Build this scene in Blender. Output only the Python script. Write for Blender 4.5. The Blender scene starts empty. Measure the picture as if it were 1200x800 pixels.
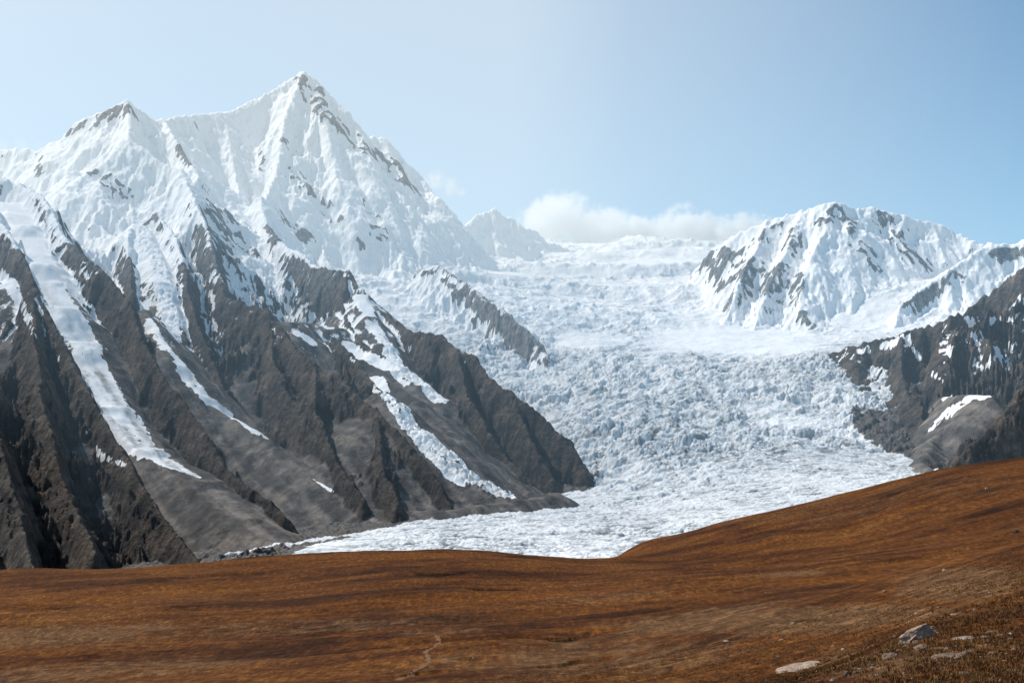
import bpy, bmesh, math, random, time
import numpy as np
T0 = time.time()
F32 = np.float32
QUAL = 1.1            # mesh density
FPX, CX, HY = 1448.0, 600.0, 530.0      # focal length, centre column and eye-level row of the 1200x800 photograph

# ------------------------------------------------------------------ helpers
def at(px, py, d):
    """point seen at photo pixel (px,py) at distance d in front of the viewpoint (eye = origin, y forward)"""
    return ((px - CX) / FPX * d, d, (HY - py) / FPX * d)

def smooth(a, b, x):
    t = np.clip((x - a) / (b - a), 0, 1)
    return t * t * (3 - 2 * t)

def _hash(ix, iy, seed):
    h = (ix.astype(np.uint32) * np.uint32(374761393) + iy.astype(np.uint32) * np.uint32(668265263)
         + np.uint32((seed * 2246822519 + 3266489917) & 0xffffffff))
    h = (h ^ (h >> np.uint32(13))) * np.uint32(1274126177)
    h = (h ^ (h >> np.uint32(16))) * np.uint32(2246822519)
    return h ^ (h >> np.uint32(15))

def hash01(ix, iy, seed):
    return (_hash(ix, iy, seed) & np.uint32(0xffffff)).astype(F32) / F32(16777216.0)

def vnoise(x, y, seed=0):
    """gradient noise, about -1..1"""
    xf = np.floor(x); yf = np.floor(y)
    ix = xf.astype(np.int64); iy = yf.astype(np.int64)
    fx = (x - xf).astype(F32); fy = (y - yf).astype(F32)
    ux = fx * fx * fx * (fx * (fx * 6 - 15) + 10); uy = fy * fy * fy * (fy * (fy * 6 - 15) + 10)
    x0, y0 = int(ix.min()), int(iy.min()); nx, ny = int(ix.max()) - x0 + 2, int(iy.max()) - y0 + 2
    if nx * ny < 1.5 * x.size:                    # few lattice points: work their gradients out once
        jy, jx = np.meshgrid(np.arange(y0, y0 + ny), np.arange(x0, x0 + nx), indexing='ij')
        a = hash01(jx, jy, seed).ravel() * F32(6.2831853)
        ca, sa = np.cos(a), np.sin(a); k0 = ((iy - y0) * nx + (ix - x0)).astype(np.int32)
        def g(ox, oy):
            k = k0 + (oy * nx + ox)
            return ca[k] * (fx - ox) + sa[k] * (fy - oy)
    else:
        def g(ox, oy):
            a = hash01(ix + ox, iy + oy, seed) * F32(6.2831853)
            return np.cos(a) * (fx - ox) + np.sin(a) * (fy - oy)
    n0 = g(0, 0) * (1 - ux) + g(1, 0) * ux
    n1 = g(0, 1) * (1 - ux) + g(1, 1) * ux
    return (n0 * (1 - uy) + n1 * uy) * F32(1.5)

def fbm(x, y, lam, octs, seed=0, gain=0.5):
    s = np.zeros(x.shape, F32); a = 1.0; tot = 0
    for o in range(octs):
        s += F32(a) * vnoise(x / lam + 17.3 * o, y / lam - 9.1 * o, seed + o)
        tot += a; a *= gain; lam *= 0.5
    return s / F32(tot)

def ridged(x, y, lam, octs, seed=0, gain=0.5):
    s = np.zeros(x.shape, F32); a = 1.0; tot = 0; w = 1.0
    for o in range(octs):
        n = 1 - np.abs(vnoise(x / lam + 5.7 * o, y / lam + 3.3 * o, seed + o)) * F32(1.4)
        n = np.clip(n, 0, 1) ** 2
        s += F32(a) * n * w; w = np.clip(n * 1.6, 0, 1)
        tot += a; a *= gain; lam *= 0.5
    return s / F32(tot)

def cells(x, y, lam, seed=0):
    """cell noise: distance to nearest and second nearest feature point, id of nearest"""
    X = x / lam; Y = y / lam
    ix = np.floor(X).astype(np.int64); iy = np.floor(Y).astype(np.int64)
    f1 = np.full(x.shape, 9, F32); f2 = np.full(x.shape, 9, F32); cid = np.zeros(x.shape, F32)
    for ox in (-1, 0, 1):
        for oy in (-1, 0, 1):
            jx, jy = ix + ox, iy + oy
            d = np.hypot(X - jx - hash01(jx, jy, seed), Y - jy - hash01(jx, jy, seed + 1)).astype(F32)
            near = d < f1
            f2 = np.where(near, f1, np.minimum(f2, d)); cid = np.where(near, hash01(jx, jy, seed + 2), cid)
            f1 = np.where(near, d, f1)
    return f1, f2, cid

def facets(x, y, lam, seed=0, tilt=1.1):
    """continuous faceted surface: lower envelope of randomly tilted shells (sharp crests, flat faces)"""
    X = x / lam; Y = y / lam
    ix = np.floor(X).astype(np.int64); iy = np.floor(Y).astype(np.int64)
    out = np.full(x.shape, 9, F32)
    for ox in (-1, 0, 1):
        for oy in (-1, 0, 1):
            jx, jy = ix + ox, iy + oy
            dx = (X - jx - hash01(jx, jy, seed)).astype(F32); dy = (Y - jy - hash01(jx, jy, seed + 1)).astype(F32)
            a = hash01(jx, jy, seed + 2) * F32(6.2831853)
            v = tilt * (np.cos(a) * dx + np.sin(a) * dy) + 0.5 * hash01(jx, jy, seed + 3) + 1.15 * (dx * dx + dy * dy)
            out = np.minimum(out, v)
    return out * F32(lam)

class Fan:
    """terrain sampling grid: rows at growing distance, columns at equal angles"""
    def __init__(s, px0, px1, d0, d1, cpx, ratio):
        s.px = np.linspace(px0, px1, int((px1 - px0) / cpx) + 1)
        n = int(math.log(d1 / d0) / math.log(ratio)) + 1
        s.d = np.exp(np.linspace(math.log(d0), math.log(d1), n))
        s.u = (s.px - CX) / FPX
        s.X = (s.u[None, :] * s.d[:, None]).astype(F32)
        s.Y = np.repeat(s.d[:, None], len(s.u), 1).astype(F32)
    def grad(s, h):
        hv = np.gradient(h, s.d, axis=0).astype(F32)          # along the ray at constant u
        hu = np.gradient(h, s.u, axis=1).astype(F32)
        gx = hu / s.Y
        gy = hv - gx * s.u[None, :].astype(F32)
        return gx, gy
    def hit(s, h, px, py):
        j = (px - s.px[0]) / (s.px[1] - s.px[0])
        j = int(min(max(round(j), 0), len(s.px) - 1))
        p = HY - h[:, j] / s.d * FPX
        k = np.nonzero(p <= py)[0]
        k = int(k[0]) if len(k) else int(np.argmin(p))
        return np.array([s.u[j] * s.d[k], s.d[k], h[k, j]])

def gullies(f, h, octs, seed, rough):
    """branching gullies that follow the fall line, octave by octave; rough = per-point strength"""
    X, Y = f.X, f.Y
    for o, (lam, amp) in enumerate(octs):
        hs_ = h
        for k in sorted({max(1, int(lam / 26)), max(1, int(lam / 55)), 1}, reverse=True):
            for _ in range(2):
                hs_ = (2 * hs_ + np.roll(hs_, k, 0) + np.roll(hs_, -k, 0) + np.roll(hs_, k, 1) + np.roll(hs_, -k, 1)) / 6
        gx, gy = f.grad(hs_)
        m = np.hypot(gx, gy) + 1e-4
        qx, qy = -gy / m, gx / m
        U, V = X / F32(lam), Y / F32(lam)
        iu = np.floor(U).astype(np.int64); iv = np.floor(V).astype(np.int64)
        sc = np.zeros(X.shape, F32); ss = np.zeros(X.shape, F32); sw = np.full(X.shape, 1e-5, F32)
        for ox in (-1, 0, 1):
            for oy in (-1, 0, 1):
                jx, jy = iu + ox, iv + oy
                dx = U - (jx + 0.25 + 0.5 * hash01(jx, jy, seed + 7 * o)).astype(F32)
                dy = V - (jy + 0.25 + 0.5 * hash01(jx, jy, seed + 7 * o + 1)).astype(F32)
                w = np.clip(1 - (dx * dx + dy * dy) / 1.6, 0, 1) ** 2
                ph = F32(6.2831853) * (dx * qx + dy * qy)
                sc += w * np.cos(ph); ss += w * np.sin(ph); sw += w
        r = np.sqrt(sc * sc + ss * ss) + 1e-5
        c = sc / r
        strength = np.clip(r / sw * 1.6, 0, 1) * smooth(0.15, 0.7, m)
        g = 1 - 2 * np.sqrt(np.clip((1 - c) * 0.5, 0, 1))      # sharp crests, rounded beds
        h = h + ((g - 1) * 0.85 * strength * rough * F32(amp)).astype(F32)   # carve only
    return h

def stroke_field(X, Y, Z, fan, hbase, strokes):
    """paint 3-D strokes (polylines lying on the terrain) into a bias field"""
    B = np.zeros(X.shape, F32)
    for val, pts in strokes:
        P = [fan.hit(hbase, p[0], p[1]) for p in pts]
        R = [p[2] / FPX * q[1] for p, q in zip(pts, P)]
        if len(P) == 1: P = P * 2; R = R * 2
        best = np.zeros(X.shape, F32)
        for a, b, ra, rb in zip(P[:-1], P[1:], R[:-1], R[1:]):
            rm = max(ra, rb) * 2.2
            j0 = max(0, np.searchsorted(fan.d, min(a[1], b[1]) - rm) - 1); j1 = np.searchsorted(fan.d, max(a[1], b[1]) + rm) + 1
            dn = max(min(a[1], b[1]) - rm, 50)
            xs = [q for q in (a[0] - rm, a[0] + rm, b[0] - rm, b[0] + rm)]
            us = [x / dd for x in xs for dd in (dn, max(a[1], b[1]) + rm)]
            i0 = max(0, np.searchsorted(fan.u, min(us)) - 1); i1 = np.searchsorted(fan.u, max(us)) + 1
            sl = (slice(j0, j1), slice(i0, i1))
            x, y, z = X[sl], Y[sl], Z[sl]
            ab = b - a; L2 = float(ab @ ab) + 1e-6
            t = np.clip(((x - a[0]) * ab[0] + (y - a[1]) * ab[1] + (z - a[2]) * ab[2]) / L2, 0, 1)
            dd = np.sqrt((x - a[0] - t * ab[0]) ** 2 + (y - a[1] - t * ab[1]) ** 2 + (z - a[2] - t * ab[2]) ** 2)
            v = 1 - smooth(0.55, 1.7, dd / (ra + t * (rb - ra)))
            best[sl] = np.maximum(best[sl], v)
        B += F32(val) * best
    return B

def tps(P, v):
    """thin-plate spline through control points; returns evaluator"""
    P = np.asarray(P, float); v = np.asarray(v, float); n = len(v)
    r = np.hypot(P[:, None, 0] - P[None, :, 0], P[:, None, 1] - P[None, :, 1])
    K = r * r * np.log(r + 1e-9) + np.eye(n) * 1e-4
    A = np.zeros((n + 3, n + 3)); A[:n, :n] = K; A[:n, n] = 1; A[:n, n + 1:] = P; A[n, :n] = 1; A[n + 1:, :n] = P.T
    w = np.linalg.solve(A, np.concatenate([v, [0, 0, 0]]))
    def ev(x, y):
        s = w[n] + w[n + 1] * x + w[n + 2] * y
        for k in range(n):
            r2 = (x - P[k, 0]) ** 2 + (y - P[k, 1]) ** 2 + 1e-12
            s = s + w[k] * 0.5 * r2 * np.log(r2)
        return s
    return ev

def resample(fa, A, fb):
    """values on fan fa taken over to fan fb (bilinear)"""
    r = np.interp(np.log(fb.d), np.log(fa.d), np.arange(len(fa.d))); c = np.interp(fb.u, fa.u, np.arange(len(fa.u)))
    r0 = np.clip(np.floor(r).astype(int), 0, len(fa.d) - 2); c0 = np.clip(np.floor(c).astype(int), 0, len(fa.u) - 2)
    fr = (r - r0)[:, None]; fc = (c - c0)[None, :]
    return (A[r0][:, c0] * (1 - fr) * (1 - fc) + A[r0 + 1][:, c0] * fr * (1 - fc) + A[r0][:, c0 + 1] * (1 - fr) * fc
            + A[r0 + 1][:, c0 + 1] * fr * fc).astype(F32)

scene = bpy.context.scene
col = scene.collection

def grid_object(name, X, Y, Z, keep, attrs, mat):
    """one mesh from a grid; keep = per-quad mask"""
    nr, nc = X.shape
    idx = np.arange(nr * nc).reshape(nr, nc)
    a, b, c, d = idx[:-1, :-1][keep], idx[:-1, 1:][keep], idx[1:, 1:][keep], idx[1:, :-1][keep]
    q = np.stack([a, b, c, d], 1)
    used, inv = np.unique(q, return_inverse=True)
    q = inv.reshape(-1, 4)
    co = np.stack([X.ravel()[used], Y.ravel()[used], Z.ravel()[used]], 1).astype(F32)
    return mesh_object(name, co, q, {k: v.ravel()[used] for k, v in attrs.items()}, mat)

def mesh_object(name, co, faces, attrs, mat, smooth_shade=True, parent=None):
    me = bpy.data.meshes.new(name)
    n = faces.shape[1]
    me.vertices.add(len(co)); me.vertices.foreach_set('co', np.ascontiguousarray(co, F32).ravel())
    me.loops.add(faces.size); me.loops.foreach_set('vertex_index', np.ascontiguousarray(faces, np.int32).ravel())
    me.polygons.add(len(faces)); me.polygons.foreach_set('loop_start', np.arange(0, faces.size, n, dtype=np.int32))
    me.update(calc_edges=True)
    me.polygons.foreach_set('use_smooth', np.full(len(faces), smooth_shade))
    for k, v in attrs.items():
        at_ = me.attributes.new(k, 'FLOAT', 'POINT'); at_.data.foreach_set('value', np.ascontiguousarray(v, F32))
    me.materials.append(mat)
    o = bpy.data.objects.new(name, me); col.objects.link(o)
    if parent: o.parent = parent
    return o

def tag(o, label=None, cat=None, group=None, kind=None):
    if label: o['label'] = label
    if cat: o['category'] = cat
    if group: o['group'] = group
    if kind: o['kind'] = kind
    return o

# ------------------------------------------------------------------ node helpers
class NT:
    def __init__(s, mat):
        mat.use_nodes = True
        s.t = mat.node_tree; s.t.nodes.clear()
    def n(s, typ, **kw):
        nd = s.t.nodes.new(typ)
        for k, v in kw.items(): setattr(nd, k, v)
        return nd
    def put(s, sock, v):
        if isinstance(v, bpy.types.NodeSocket): s.t.links.new(v, sock)
        else: sock.default_value = v
    def math(s, op, a, b=None, clamp=False):
        nd = s.n('ShaderNodeMath', operation=op); nd.use_clamp = clamp
        s.put(nd.inputs[0], a)
        if b is not None: s.put(nd.inputs[1], b)
        return nd.outputs[0]
    def attr(s, name):
        return s.n('ShaderNodeAttribute', attribute_name=name).outputs['Fac']
    def pos(s):
        return s.n('ShaderNodeNewGeometry').outputs['Position']
    def scale(s, vec, v3):
        nd = s.n('ShaderNodeVectorMath', operation='MULTIPLY'); s.put(nd.inputs[0], vec); nd.inputs[1].default_value = v3
        return nd.outputs[0]
    def noise(s, vec, scale, detail=5, rough=0.55, dist=0.0, kind='FBM'):
        nd = s.n('ShaderNodeTexNoise'); nd.noise_dimensions = '3D'
        s.put(nd.inputs['Vector'], vec); nd.inputs['Scale'].default_value = scale; nd.inputs['Detail'].default_value = detail
        nd.inputs['Roughness'].default_value = rough; nd.inputs['Distortion'].default_value = dist
        return nd.outputs['Fac']
    def step(s, v, a, b):
        nd = s.n('ShaderNodeMapRange', interpolation_type='SMOOTHSTEP'); s.put(nd.inputs['Value'], v)
        nd.inputs['From Min'].default_value = a; nd.inputs['From Max'].default_value = b
        return nd.outputs[0]
    def mix(s, f, a, b):
        nd = s.n('ShaderNodeMix', data_type='RGBA')
        s.put(nd.inputs[0], f)
        s.put(nd.inputs[6], (*a, 1) if isinstance(a, tuple) else a); s.put(nd.inputs[7], (*b, 1) if isinstance(b, tuple) else b)
        return nd.outputs[2]
    def mul(s, f, a, b):
        nd = s.n('ShaderNodeMix', data_type='RGBA', blend_type='MULTIPLY')
        s.put(nd.inputs[0], f); s.put(nd.inputs[6], a); s.put(nd.inputs[7], (*b, 1) if isinstance(b, tuple) else b)
        return nd.outputs[2]
    def ramp(s, v, stops):
        nd = s.n('ShaderNodeValToRGB'); e = nd.color_ramp.elements
        while len(e) < len(stops): e.new(0.5)
        for k, (p, c) in enumerate(stops): e[k].position = p; e[k].color = (*c, 1)
        s.put(nd.inputs[0], v); return nd.outputs[0]
    def bump(s, h, dist, strength=1.0, normal=None):
        nd = s.n('ShaderNodeBump'); s.put(nd.inputs['Height'], h); nd.inputs['Distance'].default_value = dist
        s.put(nd.inputs['Strength'], strength)
        if normal is not None: s.put(nd.inputs['Normal'], normal)
        return nd.outputs[0]
    def out(s, color, rough=0.9, normal=None, spec=0.2):
        b = s.n('ShaderNodeBsdfPrincipled'); s.put(b.inputs['Base Color'], color); s.put(b.inputs['Roughness'], rough)
        b.inputs['Specular IOR Level'].default_value = spec
        if normal is not None: s.put(b.inputs['Normal'], normal)
        o = s.n('ShaderNodeOutputMaterial'); s.t.links.new(b.outputs[0], o.inputs[0]); return b

def mat(name): return bpy.data.materials.new(name)

# ------------------------------------------------------------------ materials
def mountain_material():
    m = mat('alpine_rock_and_snow'); t = NT(m); p = t.pos()
    streak = t.scale(p, (1, 1, 0.45))
    n1 = t.noise(p, 1 / 160, 6, 0.6); n2 = t.noise(streak, 1 / 26, 6, 0.65); n3 = t.noise(p, 1 / 9, 4, 0.6)
    n4 = t.noise(t.scale(p, (0.35, 0.35, 1.3)), 1 / 55, 6, 0.62, 0.6)
    v = t.math('ADD', t.math('ADD', t.math('MULTIPLY', n1, 0.38), t.math('MULTIPLY', n2, 0.34)), t.math('MULTIPLY', n4, 0.28))
    rock = t.ramp(v, [(0.37, (0.022, 0.022, 0.024)), (0.46, (0.060, 0.053, 0.048)), (0.54, (0.130, 0.103, 0.082)), (0.64, (0.245, 0.192, 0.150))])
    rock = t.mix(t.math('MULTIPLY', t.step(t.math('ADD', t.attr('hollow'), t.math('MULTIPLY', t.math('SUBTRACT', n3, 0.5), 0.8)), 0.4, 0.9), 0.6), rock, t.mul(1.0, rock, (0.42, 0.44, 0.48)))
    rock = t.mix(t.math('MULTIPLY', t.attr('grey'), 0.85), rock, t.mix(t.step(n2, 0.35, 0.65), (0.15, 0.155, 0.16), (0.38, 0.37, 0.355)))
    scr = t.ramp(t.noise(streak, 1 / 45, 6, 0.6), [(0.3, (0.090, 0.081, 0.073)), (0.52, (0.160, 0.143, 0.129)), (0.75, (0.235, 0.210, 0.190))])
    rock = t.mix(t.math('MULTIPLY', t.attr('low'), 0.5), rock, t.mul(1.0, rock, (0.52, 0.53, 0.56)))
    stk = t.attr('streaks')
    scr = t.mix(t.step(t.math('ADD', stk, t.math('MULTIPLY', t.math('SUBTRACT', n2, 0.5), 0.7)), 0.3, 0.75), t.mul(1.0, scr, (0.50, 0.51, 0.53)), t.mul(1.0, scr, (1.22, 1.17, 1.12)))
    rock = t.mix(t.attr('scree'), rock, scr)
    sn = t.math('ADD', t.attr('snow'), t.math('MULTIPLY', t.math('SUBTRACT', t.math('ADD', t.math('ADD', t.math('MULTIPLY', n2, 0.4), t.math('MULTIPLY', n3, 0.22)), t.math('MULTIPLY', t.noise(t.scale(p, (1, 1, 0.4)), 1 / 62, 8, 0.80), 0.62)), 0.62), 1.6))
    sf = t.step(sn, 0.44, 0.58)
    snowc = t.mix(t.noise(p, 1 / 60, 5, 0.6), (0.92, 0.91, 0.895), (0.97, 0.96, 0.945))
    snowc = t.mix(t.math('MULTIPLY', t.attr('dirt'), t.step(t.math('ADD', t.attr('streaks'), t.math('MULTIPLY', t.math('SUBTRACT', n2, 0.5), 1.0)), 0.75, 0.25)), snowc, t.mix(n2, (0.16, 0.148, 0.138), (0.50, 0.48, 0.46)))
    c = t.mix(sf, rock, snowc)
    hb = t.math('ADD', t.math('ADD', t.math('MULTIPLY', t.noise(p, 1 / 22, 8, 0.68), 1.0), t.math('MULTIPLY', n3, 0.35)), t.math('MULTIPLY', t.noise(streak, 1 / 60, 6, 0.6), 1.3))
    st = t.math('MULTIPLY', t.math('ADD', 1.0, t.math('MULTIPLY', sf, -0.72)), t.math('SUBTRACT', 1.0, t.math('MULTIPLY', t.attr('scree'), 0.55)))
    nrm = t.bump(hb, 22.0, st)
    t.out(c, 0.85, nrm, 0.15)
    return m

def glacier_material():
    m = mat('crevassed_ice'); t = NT(m); p = t.pos()
    n1 = t.noise(p, 1 / 70, 6, 0.62); n2 = t.noise(p, 1 / 14, 6, 0.65); n3 = t.noise(p, 1 / 300, 4, 0.5)
    ice = t.mix(t.attr('grime'), t.mix(n1, (0.91, 0.90, 0.885), (0.97, 0.96, 0.945)), t.mix(n1, (0.42, 0.48, 0.52), (0.74, 0.76, 0.77)))
    dirt = t.math('ADD', t.math('MULTIPLY', t.attr('cavity'), 1.0), t.math('MULTIPLY', t.math('SUBTRACT', n2, 0.5), 0.9))  # grey dirt plus occlusion-like shade of hollows put into the ice colour
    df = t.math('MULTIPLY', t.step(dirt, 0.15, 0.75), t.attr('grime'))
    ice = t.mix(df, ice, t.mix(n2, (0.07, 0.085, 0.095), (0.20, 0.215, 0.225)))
    deb = t.step(t.math('ADD', t.attr('debris'), t.math('MULTIPLY', t.math('SUBTRACT', t.noise(p, 1 / 35, 7, 0.7), 0.5), 1.0)), 0.42, 0.6)
    rub = t.ramp(t.noise(p, 1 / 12, 6, 0.7), [(0.32, (0.03, 0.028, 0.027)), (0.5, (0.085, 0.075, 0.067)), (0.7, (0.19, 0.17, 0.15))])
    c = t.mix(deb, ice, rub)
    hb = t.noise(p, 1 / 16, 8, 0.7)
    nrm = t.bump(hb, 9.0, 0.7)
    t.out(c, 0.7, nrm, 0.25)
    return m

# ------------------------------------------------------------------ ridges (photo pixel, pixel, distance in m)
RIDGES = []   # (piece, points, s1, s2, L)
def ridge(piece, s1, s2, L, *pts): RIDGES.append((piece, np.array([at(*p) for p in pts]), s1, s2, L))
M_, N_, E_, G_ = 0, 1, 2, 3
# left massif: skyline crest
ridge(M_, 1.25, 1.0, 400, (-330,230,9800), (-120,188,9800), (0,173,9800), (40,173,9700), (68,164,9700), (90,142,9650), (120,128,9600), (150,116,9600), (165,128,9700),
      (180,140,9900), (215,135,10300), (235,132,10600), (270,128,10900), (300,115,11200), (330,98,11400), (348,86,11480), (357,82,11500), (366,88,11520), (375,97,11550), (395,121,11600),
      (410,143,11650), (424,158,11700), (438,158,11740), (452,160,11800), (462,178,11800), (476,190,11800), (488,198,11830), (496,222,11850), (505,240,11900), (525,252,12000),
      (545,264,12200), (558,249,12400), (570,246,12500), (580,242,12600), (588,251,12650), (601,254,12700), (612,264,12800), (626,268,12900), (640,281,13000), (656,285,13100), (690,302,13300))
ridge(M_, 1.1, 0.9, 300, (357,84,11500), (335,130,11000), (330,165,10600), (322,205,10200), (310,240,9500))
ridge(M_, 1.2, 0.9, 250, (372,97,11530), (378,150,11200), (392,220,10700), (418,290,10100))
ridge(M_, 1.1, 0.9, 250, (262,129,10850), (268,165,10500), (275,200,10100), (283,238,9600))
ridge(M_, 1.2, 0.9, 250, (452,161,11800), (460,215,11500), (478,262,11200))
ridge(M_, 1.1, 0.9, 300, (410,142,11650), (425,200,11250), (445,260,10700), (470,300,10200))
ridge(M_, 1.0, 0.9, 300, (495,216,11850), (515,270,11400), (540,300,11000))
ridge(M_, 0.9, 0.8, 300, (150,117,9600), (152,148,9250), (149,162,9000), (122,190,8750), (95,208,8600), (72,226,8450))
ridge(M_, 0.9, 0.8, 300, (149,162,9000), (165,170,8950), (185,186,8850), (210,198,8750))
ridge(M_, 1.0, 0.8, 300, (190,138,10000), (205,160,9600), (220,188,9200), (232,205,8900))
# left shoulder, ribs and spurs
ridge(M_, 1.0, 0.75, 250, (-250,150,8200), (-60,192,7800), (0,206,7600), (20,214,7500), (45,225,7300), (60,248,7000), (78,278,6700), (100,296,6500), (122,320,6300), (150,352,6050), (168,392,5800),
      (192,440,5500), (215,470,5300), (240,505,5100), (268,548,4850), (305,580,4600), (332,600,4450))
ridge(M_, 1.1, 0.7, 250, (-60,205,7500), (-10,238,7000), (15,280,6450), (40,330,6050), (68,388,5650), (102,450,5250), (138,520,4850), (188,600,4350), (230,652,4000))
ridge(M_, 1.1, 0.7, 250, (40,330,6050), (38,390,5400), (46,440,5000), (56,500,4600), (72,560,4250), (112,640,3750))
ridge(M_, 1.1, 0.75, 250, (-300,250,6200), (-150,300,5300), (-60,380,4750), (-22,450,4350), (5,540,3850), (28,620,3450), (50,690,3100))
ridge(M_, 0.95, 0.75, 250, (210,198,8750), (228,232,8300), (245,270,7800), (258,320,7150), (262,345,6900), (286,352,6700), (311,362,6500), (331,386,6250), (365,425,5850),
      (400,444,5650), (440,478,5350), (482,520,5080), (515,560,4880), (527,590,4760))
ridge(M_, 1.3, 0.7, 200, (311,362,6500), (320,420,6050), (335,470,5700), (352,505,5450))
ridge(M_, 1.3, 0.7, 200, (365,425,5850), (370,480,5400), (395,540,5000), (425,580,4720))
ridge(M_, 1.3, 0.7, 200, (440,478,5350), (446,530,4980), (466,585,4650))
ridge(M_, 1.2, 0.75, 200, (180,245,8000), (205,275,7600), (212,300,7250), (225,350,6750), (243,410,6250), (262,452,5900), (272,462,5880))
ridge(M_, 1.2, 0.75, 200, (150,262,7700), (150,300,7200), (160,345,6700))
ridge(M_, 1.0, 0.7, 250, (305,228,9300), (313,262,8850), (335,288,8400), (350,294,8200), (375,312,7900), (408,317,7600), (420,335,7420), (450,364,7050), (480,386,6800), (515,391,6600), (535,409,6450), (555,414,6400),
      (575,440,6220), (597,458,6100), (640,490,5950), (664,515,5850), (682,542,5780), (687,566,5700))
ridge(M_, 1.2, 0.7, 200, (408,317,7600), (400,345,7250), (410,380,6900), (435,410,6600), (456,432,6400))
ridge(M_, 1.2, 0.7, 200, (365,392,6750), (395,400,6500), (420,420,6250), (445,455,5950), (462,482,5780))
ridge(M_, 1.2, 0.65, 180, (535,409,6450), (548,460,6050), (575,505,5800), (610,550,5550), (640,580,5420))
ridge(M_, 1.2, 0.65, 180, (597,458,6100), (620,510,5800), (650,560,5580))
# rock island in the ice
ridge(N_, 1.0, 0.8, 200, (487,316,9300), (500,312,9250), (515,309,9200), (530,320,9000), (560,341,8700), (590,360,8400), (620,388,8150), (641,410,7950))
# right snow mountain
ridge(E_, 1.25, 1.0, 300, (812,325,10500), (822,306,10450), (835,291,10400), (860,274,10300), (900,257,10200), (940,245,10100), (970,236,10000), (985,235,10000), (1000,243,10100), (1020,242,10200), (1040,245,10200), (1060,252,10200),
      (1090,258,10200), (1120,270,10200), (1150,284,10100), (1200,300,10000))
ridge(E_, 1.1, 0.9, 250, (975,236,10000), (968,265,9750), (950,300,9400), (940,338,9100), (946,365,8950), (957,388,8750), (970,408,8550))
ridge(E_, 1.2, 0.9, 200, (900,257,10200), (885,290,9850), (868,325,9500), (862,345,9300))
ridge(E_, 1.2, 0.9, 200, (940,245,10100), (925,285,9700), (905,325,9350), (895,352,9100))
ridge(E_, 1.2, 0.9, 200, (1020,242,10200), (1008,285,9800), (992,325,9350), (998,350,9150))
ridge(E_, 1.2, 0.9, 200, (1060,252,10200), (1050,285,9900), (1062,312,9650))
ridge(E_, 1.1, 0.85, 250, (1046,390,8550), (1055,358,8800), (1080,336,9000), (1110,315,9100), (1140,296,9200), (1165,283,9300), (1185,286,9300), (1200,278,9300), (1260,262,9300), (1400,280,9300))
# right dark ridge
ridge(G_, 1.0, 0.8, 250, (968,414,7350), (1000,405,7250), (1030,396,7150), (1060,390,7050), (1085,379,6950), (1110,372,6900), (1128,364,6950), (1150,346,7000), (1180,322,6950), (1200,306,6900), (1260,265,6800), (1420,230,6700))
ridge(G_, 1.1, 0.8, 200, (1000,405,7250), (1008,450,6800), (1022,495,6350), (1036,522,6080))
ridge(G_, 1.1, 0.8, 200, (1058,390,7050), (1058,430,6650), (1064,470,6320), (1070,505,6080), (1068,525,5960))
ridge(G_, 1.1, 0.8, 200, (1115,371,6900), (1108,420,6500), (1106,455,6280))
ridge(G_, 1.0, 0.7, 250, (1420,300,6000), (1300,360,5500), (1240,412,5250), (1200,452,5080), (1170,488,4960), (1140,520,4860), (1112,548,4780))

# ------------------------------------------------------------------ glacier bed
ICE = [(690,562,5800), (650,500,6650), (620,468,7200), (640,428,7950), (560,382,8600), (430,327,9550), (490,345,9250), (1000,482,6450), (972,418,7350), (1042,528,5750), (1092,549,5300), (850,500,6300), (850,450,7000), (850,424,7700), (740,420,7850),
       (850,548,5500), (600,602,4700), (400,632,3900), (340,646,3500), (700,648,3500), (100,712,3300), (-200,760,3000), (230,676,3700), (1200,345,11500), (1350,340,12000), (1230,335,14000), (950,600,4000), (1200,600,3600), (740,402,8500), (760,372,9500), (700,332,11000), (600,322,11100), (850,392,8700), (910,372,9300),
       (840,322,11400), (760,304,12500), (690,300,13600), (820,289,14200), (750,289,14300), (1030,372,8900), (1010,402,8100), (1000,340,9400), (930,560,5000), (700,600,4700), (700,500,6400), (760,460,7000)]
_P = np.array([at(*p) for p in ICE])
ice_tps = tps(_P[:, :2] / 3000.0, _P[:, 2])
def ice_height(X, Y): return ice_tps(X / 3000.0, Y / 3000.0).astype(F32)

# ------------------------------------------------------------------ mountain height field
fc = Fan(-330, 1420, 2900, 14600, 3.0, 1.0032)           # coarse
wx = fbm(fc.X, fc.Y, 500, 3, 11) * 26; wy = fbm(fc.X, fc.Y, 500, 3, 12) * 26
Xc = fc.X + wx; Yc = fc.Y + wy
H = np.full(fc.X.shape, -3000, F32); PID = np.zeros(fc.X.shape, F32); DR = np.full(fc.X.shape, 9e9, F32)
for piece, P, s1, s2, L in RIDGES:
    if piece == M_ and s2 <= 0.75: s2 = s2 + 0.13; s1 = s1 + 0.08
    hr = np.full(H.shape, -5000, F32)
    for a, b in zip(P[:-1], P[1:]):
        ab = b - a; L2 = ab[0] ** 2 + ab[1] ** 2 + 1e-6
        t = np.clip(((Xc - a[0]) * ab[0] + (Yc - a[1]) * ab[1]) / L2, 0, 1).astype(F32)
        d = np.hypot(Xc - a[0] - t * ab[0], Yc - a[1] - t * ab[1]).astype(F32)
        hr = np.maximum(hr, a[2] + t * ab[2] - F32(s2) * d - F32((s1 - s2) * L) * (1 - np.exp(-d / F32(L))))
        DR = np.minimum(DR, d)
    PID = np.where(hr > H, piece, PID)
    k = 50.0; df = np.abs(hr - H)
    H = np.maximum(hr, H) + np.maximum(k - df, 0) ** 2 / (4 * k)
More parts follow.
